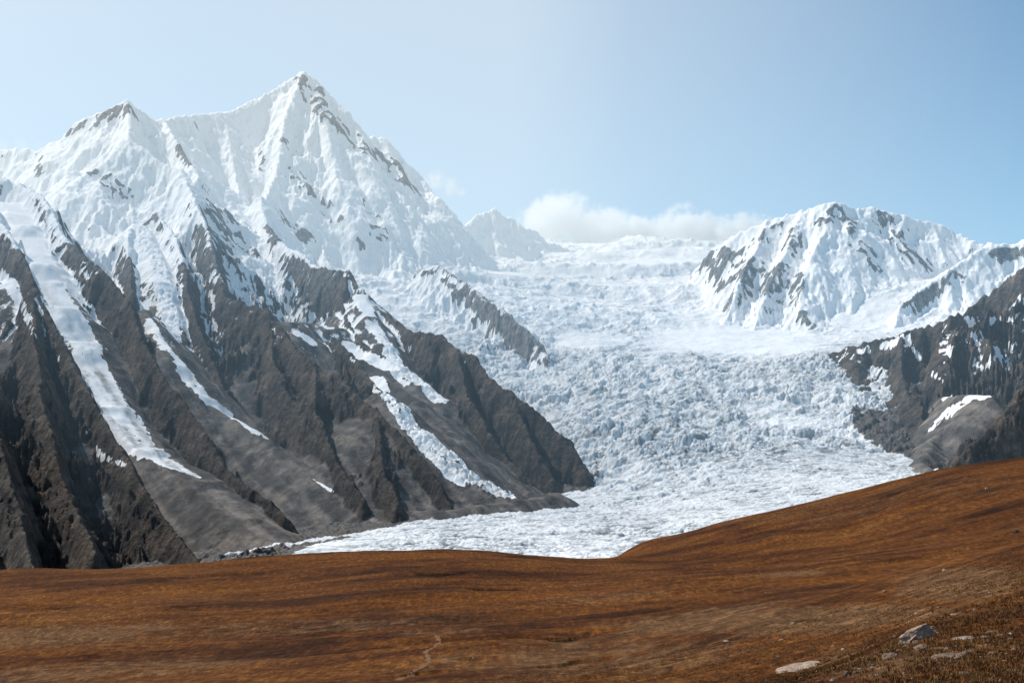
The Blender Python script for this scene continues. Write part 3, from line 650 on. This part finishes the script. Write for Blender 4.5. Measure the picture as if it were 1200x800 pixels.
# carry the slope on round behind the viewpoint, from the right edge of the view to its left edge
thr, thl = math.atan(fn.u[-1]), math.atan(fn.u[0]) + 2 * math.pi
NB_ = 70; s_ = (np.arange(1, NB_ + 1) / NB_); th = thr + (thl - thr) * s_; s3 = s_ * s_ * (3 - 2 * s_)
rad_ = fn.d[:, None] * (1 / math.cos(thr) * (1 - s_) + 1 / math.cos(thl) * s_)[None, :]
BX, BY = rad_ * np.sin(th)[None, :], rad_ * np.cos(th)[None, :]
BZ = mh[:, -1:] * (1 - s3) + mh[:, :1] * s3 + (fbm(BX.astype(F32), BY.astype(F32), 60, 5, 261) * 1.2 + 0.06 * rad_) * np.sin(s_ * math.pi)[None, :] ** 2
def wide(fan_part, back):
    A = np.concatenate([fan_part, back], 1).astype(F32); return np.concatenate([A[:1] * 0, A], 0)
FX, FY, FZ = wide(NX, BX), wide(NY, BY), wide(mh, BZ); FZ[0] = -1.75
back = lambda A: wide(A, A[:, -1:] * (1 - s_) + A[:, :1] * s_)
tag(grid_object('meadow', FX, FY, FZ, np.ones((FX.shape[0] - 1, FX.shape[1] - 1), bool), dict(soil_shade=back(soil_shade), bare=back(bare), rust=back(rust)), MM), kind='structure')
print('meadow', time.time() - T0)
def ground(px, py): return fn.hit(mh, px, py)
def ground_z(x, y):
    r = float(np.interp(math.log(max(y, 5.01)), np.log(fn.d), np.arange(len(fn.d)))); c = float(np.interp(x / y, fn.u, np.arange(len(fn.u))))
    r0, c0 = min(int(r), len(fn.d) - 2), min(int(c), len(fn.u) - 2); a, b = r - r0, c - c0
    return float(mh[r0, c0] * (1 - a) * (1 - b) + mh[r0 + 1, c0] * a * (1 - b) + mh[r0, c0 + 1] * (1 - a) * b + mh[r0 + 1, c0 + 1] * a * b)

# ------------------------------------------------------------------ clouds behind the saddle
import bmesh
from mathutils import Vector, noise as mnoise
def cloud(label, balls, dens, seed, feather=0.5):
    """balls: (px, py, distance, radius px)"""
    C = [(Vector(at(a, b, d)), r / FPX * d) for a, b, d, r in balls]
    c0 = sum((c for c, r in C), Vector()) / len(C)
    bm = bmesh.new()
    for c, r in C:
        res = bmesh.ops.create_icosphere(bm, subdivisions=3, radius=r)
        for v in res['verts']: v.co = Vector((v.co.x * 1.0, v.co.y * 1.3, v.co.z)) + (c - c0)
    tmp = bpy.data.meshes.new('tmp'); bm.to_mesh(tmp); bm.free()
    to = bpy.data.objects.new('tmp', tmp); col.objects.link(to)
    md = to.modifiers.new('r', 'REMESH'); md.mode = 'VOXEL'; md.voxel_size = min(r for c, r in C) / 5
    me = bpy.data.meshes.new_from_object(to.evaluated_get(bpy.context.evaluated_depsgraph_get()))
    bpy.data.objects.remove(to)
    m = mat('cloud_vapour'); t = NT(m); p = t.pos(); F = None
    for c, r in C:
        q = t.n('ShaderNodeVectorMath', operation='SUBTRACT'); t.put(q.inputs[0], p); q.inputs[1].default_value = c
        q2 = t.scale(q.outputs[0], (1 / r, 1 / (1.3 * r), 1 / r))
        ln = t.n('ShaderNodeVectorMath', operation='LENGTH'); t.put(ln.inputs[0], q2)
        f = t.math('SUBTRACT', 1.0, ln.outputs['Value'])
        F = f if F is None else t.math('MAXIMUM', F, f)
    off = t.n('ShaderNodeVectorMath', operation='ADD'); t.put(off.inputs[0], p); off.inputs[1].default_value = (seed * 971.0, 0, 0)
    rm = sum(r for c, r in C) / len(C)
    ns = t.noise(off.outputs[0], 1.7 / rm, 9, 0.70)
    f = t.math('ADD', F, t.math('MULTIPLY', t.math('SUBTRACT', ns, 0.5), 3.6))
    dn = t.math('MULTIPLY', t.math('MULTIPLY', t.step(f, 0.12, 0.12 + feather), t.step(F, 0.0, 0.25)), dens)
    v = t.n('ShaderNodeVolumeScatter'); v.inputs['Color'].default_value = (1, 1, 1, 1); t.put(v.inputs['Density'], dn); v.inputs['Anisotropy'].default_value = 0.1
    o = t.n('ShaderNodeOutputMaterial'); t.t.links.new(v.outputs[0], o.inputs['Volume'])
    m.cycles.volume_step_rate = 0.6
    me.materials.clear(); me.materials.append(m); me.name = 'cloud'
    ob = bpy.data.objects.new('cloud', me); ob.location = c0; col.objects.link(ob)
    return tag(ob, label, 'cloud', 'clouds over the snow saddle')
CD = 15700
cloud('widest white cumulus bank over the snow saddle, left of the others', [(634,262,CD,34),(660,258,CD,42),(690,272,CD,40),(718,276,CD,38),(746,276,CD,32),(650,295,CD,38),(690,302,CD,40),(730,304,CD,36)], 0.013, 1, 0.85)
cloud('rounded white cloud in the middle, between the wide bank and the small cloud', [(780,272,CD+300,26),(800,266,CD+300,32),(822,272,CD+300,30),(790,295,CD+300,30),(825,298,CD+300,26)], 0.013, 2, 0.85)
cloud('small low white cloud touching the shoulder of the right snow mountain', [(850,272,CD+600,24),(872,269,CD+600,26),(892,270,CD+600,22),(908,266,CD+600,15),(860,294,CD+600,22)], 0.011, 3, 0.85)
cloud('thin torn wisp of cloud beside the right ridge of the highest peak', [(496,215,15500,14),(512,212,15500,16),(528,220,15500,15),(540,226,15500,9)], 0.004, 4, 0.8)
cloud('faint flat cloud behind the left end of the snow crest', [(-30,172,14000,16),(0,171,14000,13),(25,170,14000,11),(45,171,14000,8)], 0.0016, 5, 0.8)
print('clouds', time.time() - T0)

# ------------------------------------------------------------------ stones on the near slope
def stone_material(name, cols):
    m = mat(name); t = NT(m); p = t.pos()
    n1 = t.noise(p, 2.2, 6, 0.65); n2 = t.noise(p, 9.0, 5, 0.7)
    v = t.math('ADD', t.math('MULTIPLY', n1, 0.6), t.math('MULTIPLY', n2, 0.4))
    c = t.ramp(v, [(0.36, cols[0]), (0.5, cols[1]), (0.64, cols[2])])
    t.out(c, 0.9, t.bump(v, 0.12, 0.9), 0.15); return m
PALE = stone_material('pale_limestone', [(0.11, 0.072, 0.048), (0.29, 0.21, 0.155), (0.45, 0.355, 0.28)])
GREY = stone_material('lichened_stone', [(0.05, 0.032, 0.021), (0.155, 0.105, 0.072), (0.30, 0.22, 0.165)])
DARK = stone_material('dark_stone', [(0.02, 0.016, 0.014), (0.05, 0.040, 0.034), (0.10, 0.08, 0.07)])
def stone_mesh(seed, sub=3, facets=7, rough=0.22):
    rnd = random.Random(seed); bm = bmesh.new(); bmesh.ops.create_icosphere(bm, subdivisions=sub, radius=1.0)
    pl = []
    for _ in range(facets):
        n = Vector((rnd.gauss(0, 1), rnd.gauss(0, 1), rnd.gauss(0.2, 0.8))).normalized(); pl.append((n, rnd.uniform(0.5, 0.85)))
    o = Vector((seed * 3.7, seed * 1.3, 0))
    for v in bm.verts:
        c = v.co.copy()
        for n, d in pl:
            e = c.dot(n) - d
            if e > 0: c -= n * e * 0.92
        c += c.normalized() * rough * (mnoise.noise(c * 1.7 + o) + 0.5 * mnoise.noise(c * 4.3 + o) + 0.3 * mnoise.noise(c * 9 + o))
        v.co = c
    me = bpy.data.meshes.new('stone'); bm.to_mesh(me); bm.free()
    return me
def place_stone(name, me, mt, px, py, wpx, hpx, depth=0.8, rz=0.0, tilt=0.0, label=None, group=None, sink=0.36):
    g = ground(px, py); d = g[1]
    o = bpy.data.objects.new(name, me); col.objects.link(o)
    sx = wpx / FPX * d / 1.5; sz = hpx / FPX * d / 1.3
    o.scale = (sx, sx * depth, sz); o.rotation_euler = (0, tilt, rz)
    o.location = (g[0], d, g[2] + sz * (0.75 - 2 * sink) * 0.9)
    if not me.materials: me.materials.append(mt)
    return tag(o, label, 'rock', group)
place_stone('boulder', stone_mesh(3, 5, 12, 0.26), PALE, 1076, 749, 38, 18, 0.7, 0.2, -0.5, 'largest pale rock on the near slope, leaning up to the right', sink=0.27)
place_stone('flat_rock', stone_mesh(8, 5, 8, 0.25), PALE, 937, 782, 40, 7, 1.0, 0.1, -0.24, 'low flat pale slab in the grass near the bottom edge')
place_stone('stone', stone_mesh(11, 4), PALE, 1049, 748, 5, 5, 1, 0, 0, 'small round white stone just left of the big leaning rock')
place_stone('stone', stone_mesh(12, 4), PALE, 1108, 669, 6, 4, 1, 0.3, 0, 'lone white stone on the smooth slope above the big leaning rock')
place_stone('stone', stone_mesh(13, 4), PALE, 1156, 573, 3.4, 2.6, 1, 0, 0, 'tiny white stone high on the far right rise')
place_stone('stone', stone_mesh(14, 4), DARK, 1190, 624, 6, 6, 1, 0, 0, 'small dark rock at the right edge below the far rise')
place_stone('flat_rock', stone_mesh(15, 4), GREY, 1083, 759, 16, 5, 1.2, 0, -0.15, 'flat grey slab right below the big leaning rock')
place_stone('flat_rock', stone_mesh(16, 4), GREY, 1108, 770, 26, 5, 1.2, 0.1, -0.15, 'long flat grey slab two slabs below the big leaning rock')
place_stone('flat_rock', stone_mesh(17, 4), GREY, 1042, 769, 17, 6, 1.1, 0, -0.3, 'tilted grey slab below and left of the big leaning rock')
place_stone('stone', stone_mesh(18, 4), GREY, 994, 790, 8, 7, 1, 0, 0, 'pale upright stone at the bottom edge right of the low flat slab')
place_stone('flat_rock', stone_mesh(19, 4), PALE, 1129, 748, 18, 4, 1.2, 0, -0.15, 'narrow pale slab to the right of the big leaning rock')
place_stone('stone', stone_mesh(20, 4), PALE, 852, 752, 7, 3, 1, 0, 0, 'small pale stone alone in the grass farthest left on the near slope')
rs = random.Random(5)
SM = [stone_mesh(100 + k, 2, 7, 0.2) for k in range(7)]; SG = [stone_mesh(200 + k, 2, 7, 0.2) for k in range(7)]
for k, me in enumerate(SM): me.materials.append(PALE if k % 3 == 0 else GREY)
for me in SG: me.materials.append(GREY)
spots = [(1062,758,8,4),(1053,762,6,4),(1024,783,9,4),(1005,788,10,4),(1134,764,12,4),(1141,748,9,3),(1153,747,12,4),(1161,741,12,4),(1148,708,5,4),(1142,715,5,3),(1118,720,6,3),(1127,766,9,3),(982,757,5,3),(976,757,4,3),(988,761,5,3),(978,737,3,2),(1018,736,4,2),(1132,789,14,4),(901,748,5,3)]
while len(spots) < 95:
    px, py = rs.uniform(880, 1205), rs.uniform(690, 800)
    if py < 735 + (1200 - px) * 0.17 and rs.random() < 0.86: continue
    s = rs.uniform(2.0, 6.5) if rs.random() < 0.85 else rs.uniform(7, 10)
    spots.append((px, py, s, s * rs.uniform(0.3, 0.6)))
for k, (px, py, w_, h_) in enumerate(spots):
    me = (SM if w_ < 8 else SG)[k % 7]
    place_stone('stone', me, None, px, py, w_ * 0.85, h_ * 0.85, rs.uniform(0.7, 1.3), rs.uniform(0, 6.28) if w_ < 7 else rs.uniform(-0.3, 0.3), rs.uniform(-0.25, 0.05),
                'small flattish stone among many in the stony brown grass of the near slope', 'small stones in the grass of the near slope')
print('stones', time.time() - T0)

# ------------------------------------------------------------------ footpath trodden into the turf
PT = [(468,797),(482,789),(494,781),(505,776),(501,770),(499,765),(505,760),(513,755),(517,751),(513,747),(507,743)]
pp = [ground(*q) for q in PT]
fine = []
for a, b in zip(pp[:-1], pp[1:]):
    for k in range(10): fine.append(a + (b - a) * k / 10)
fine = np.array(fine); 
for _ in range(12): fine[1:-1] = (fine[:-2] + fine[1:-1] * 2 + fine[2:]) / 4
tn = np.gradient(fine[:, :2], axis=0); tn /= np.linalg.norm(tn, axis=1)[:, None] + 1e-9
nv = np.stack([-tn[:, 1], tn[:, 0]], 1)
rows = []
for q in np.linspace(-1, 1, 7):
    wd = 0.5 + 0.25 * np.sin(np.arange(len(fine)) * 0.37 + q) + 0.2 * np.sin(np.arange(len(fine)) * 0.91)
    xy = fine[:, :2] + nv * (q * wd)[:, None]
    rows.append(np.array([(x, y, ground_z(x, y) + 0.06 - 0.03 * abs(q)) for x, y in xy]))
V = np.concatenate(rows); n_ = len(fine)
Q = np.array([(r * n_ + k, r * n_ + k + 1, (r + 1) * n_ + k + 1, (r + 1) * n_ + k) for r in range(6) for k in range(n_ - 1)])
pm = mat('trodden_earth'); t = NT(pm); p = t.pos(); n2 = t.noise(p, 1.5, 6, 0.7)
t.out(t.ramp(n2, [(0.3, (0.08, 0.042, 0.02)), (0.5, (0.14, 0.078, 0.04)), (0.7, (0.21, 0.125, 0.07))]), 0.95, t.bump(n2, 0.2, 0.8), 0.05)
tag(mesh_object('path', V, Q, {}, pm), kind='structure')

# ------------------------------------------------------------------ dry grass of the near slope (beyond counting)
rg = np.random.default_rng(4)
NC = 42000
px = rg.uniform(560, 1230, NC); ld = np.exp(rg.uniform(math.log(36), math.log(210), NC))
u = (px - CX) / FPX; gxp = u * ld; gyp = ld
r_ = np.interp(np.log(ld), np.log(fn.d), np.arange(len(fn.d))); c_ = np.interp(u, fn.u, np.arange(len(fn.u)))
r0 = np.clip(r_.astype(int), 0, len(fn.d) - 2); c0 = np.clip(c_.astype(int), 0, len(fn.u) - 2); fa = r_ - r0; fb = c_ - c0
gz = mh[r0, c0] * (1 - fa) * (1 - fb) + mh[r0 + 1, c0] * fa * (1 - fb) + mh[r0, c0 + 1] * (1 - fa) * fb + mh[r0 + 1, c0 + 1] * fa * fb
dn = fbm(gxp.astype(F32), gyp.astype(F32), 9, 3, 401)
ok = (rg.uniform(-0.5, 0.5, NC) < dn * 1.6 + 0.12)
gxp, gyp, gz, dn = gxp[ok], gyp[ok], gz[ok], dn[ok]; NC = len(gxp)
NB = 7
ang = rg.uniform(0, 6.283, (NC, NB)); rad = rg.uniform(0, 0.16, (NC, NB)); hh = rg.uniform(0.07, 0.24, (NC, NB)) * rg.uniform(0.6, 1.25, (NC, 1)); lean = rg.uniform(0.2, 0.9, (NC, NB)) * hh
wd = rg.uniform(0.012, 0.035, (NC, NB)); fa2 = rg.uniform(0, 6.283, (NC, NB))
bx_ = gxp[:, None] + np.cos(ang) * rad; by_ = gyp[:, None] + np.sin(ang) * rad; bz_ = np.repeat(gz[:, None], NB, 1) - 0.02
dxw = np.cos(fa2) * wd; dyw = np.sin(fa2) * wd
v0 = np.stack([bx_ - dxw, by_ - dyw, bz_], -1); v1 = np.stack([bx_ + dxw, by_ + dyw, bz_], -1)
v2 = np.stack([bx_ + np.cos(ang) * lean, by_ + np.sin(ang) * lean, bz_ + hh], -1)
V = np.stack([v0, v1, v2], 2).reshape(-1, 3); Q = np.arange(len(V)).reshape(-1, 3)
tint = np.repeat(np.clip(0.5 + rg.normal(0, 0.22, (NC, 1)) + 0.5 * dn[:, None] + rg.normal(0, 0.08, (NC, NB)), 0, 1).reshape(-1), 3)
gm = mat('dry_grass'); t = NT(gm)
t.out(t.ramp(t.attr('tint'), [(0.05, (0.038, 0.016, 0.006)), (0.4, (0.105, 0.042, 0.013)), (0.65, (0.18, 0.080, 0.024)), (0.95, (0.27, 0.155, 0.07))]), 0.9, None, 0.05)
tag(mesh_object('grass', V, Q, dict(tint=tint), gm, False), kind='stuff')
print('grass', time.time() - T0)



# ------------------------------------------------------------------ light, sky, haze, camera
SUN_EL, SUN_AZ = math.radians(52), math.radians(-60)     # azimuth measured from the view direction (+y) towards +x
w = bpy.data.worlds.new('World'); scene.world = w; w.use_nodes = True
nt = w.node_tree; nt.nodes.clear()
sky = nt.nodes.new('ShaderNodeTexSky'); sky.sky_type = 'NISHITA'; sky.sun_disc = False
sky.sun_elevation = SUN_EL; sky.sun_rotation = SUN_AZ; sky.altitude = 2000; sky.air_density = 1.0; sky.dust_density = 0.7; sky.ozone_density = 0.6
bg = nt.nodes.new('ShaderNodeBackground'); bg.inputs[1].default_value = 0.15
wo = nt.nodes.new('ShaderNodeOutputWorld'); tintn = nt.nodes.new('ShaderNodeMix'); tintn.data_type = 'RGBA'; tintn.blend_type = 'MULTIPLY'; tintn.inputs[0].default_value = 1; tintn.inputs[7].default_value = (0.93, 1.06, 0.985, 1)
nt.links.new(sky.outputs[0], tintn.inputs[6]); nt.links.new(tintn.outputs[2], bg.inputs[0]); nt.links.new(bg.outputs[0], wo.inputs[0])
sd = bpy.data.lights.new('sun', 'SUN'); sd.energy = 5.0; sd.angle = math.radians(0.53); sd.color = (1.0, 0.95, 0.88)
so = bpy.data.objects.new('sun', sd); col.objects.link(so)
import mathutils
sv = mathutils.Vector((math.sin(SUN_AZ) * math.cos(SUN_EL), math.cos(SUN_AZ) * math.cos(SUN_EL), math.sin(SUN_EL)))
so.rotation_euler = sv.to_track_quat('Z', 'Y').to_euler(); so.location = (0, 0, 50)

def haze(name, foot, z0, z1, dens, emit, glow):
    """body of hazy air over a ground outline: weakens what is behind it and glows by itself in place of scattered skylight"""
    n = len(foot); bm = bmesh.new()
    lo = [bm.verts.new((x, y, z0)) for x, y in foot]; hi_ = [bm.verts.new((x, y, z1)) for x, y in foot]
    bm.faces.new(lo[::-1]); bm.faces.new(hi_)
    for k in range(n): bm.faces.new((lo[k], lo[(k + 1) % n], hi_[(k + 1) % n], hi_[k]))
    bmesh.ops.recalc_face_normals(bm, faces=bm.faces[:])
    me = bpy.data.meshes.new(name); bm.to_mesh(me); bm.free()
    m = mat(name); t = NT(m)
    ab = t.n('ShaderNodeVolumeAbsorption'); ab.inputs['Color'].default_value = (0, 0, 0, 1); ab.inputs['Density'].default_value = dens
    em = t.n('ShaderNodeEmission'); em.inputs['Color'].default_value = (*glow, 1); em.inputs['Strength'].default_value = emit
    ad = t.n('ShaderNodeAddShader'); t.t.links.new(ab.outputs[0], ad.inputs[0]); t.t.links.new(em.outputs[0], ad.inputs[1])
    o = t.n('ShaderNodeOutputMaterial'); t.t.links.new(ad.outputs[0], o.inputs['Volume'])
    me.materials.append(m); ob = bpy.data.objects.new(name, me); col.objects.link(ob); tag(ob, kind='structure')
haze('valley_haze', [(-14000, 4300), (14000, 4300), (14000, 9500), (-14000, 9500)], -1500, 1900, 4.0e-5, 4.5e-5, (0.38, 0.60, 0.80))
haze('mountain_haze', [(-14000, 6600), (-3300, 6600), (0, 10200), (1200, 12600), (5300, 12600), (3700, 15000), (1750, 17600), (0, 18600), (-4000, 16000), (-14000, 15000)], -1400, 7000, 7.0e-5, 8.2e-5, (0.88, 0.925, 0.905))  # outline drawn so the added glow brightens the left and middle sky

cam = bpy.data.cameras.new('camera'); co_ = bpy.data.objects.new('camera', cam); col.objects.link(co_)
co_.location = (0, 0, 0); co_.rotation_euler = (math.radians(90), 0, 0)
cam.sensor_width = 36; cam.lens = 36 * FPX / 1200; cam.shift_y = (HY - 400) / 1200
cam.clip_start = 0.3; cam.clip_end = 120000
scene.camera = co_
scene.render.engine = 'CYCLES'
scene.cycles.use_denoising = True
scene.cycles.max_bounces = 26; scene.cycles.diffuse_bounces = 4; scene.cycles.volume_bounces = 24
scene.view_settings.view_transform = 'Standard'; scene.view_settings.look = 'None'; scene.view_settings.exposure = 0
print('done', time.time() - T0)
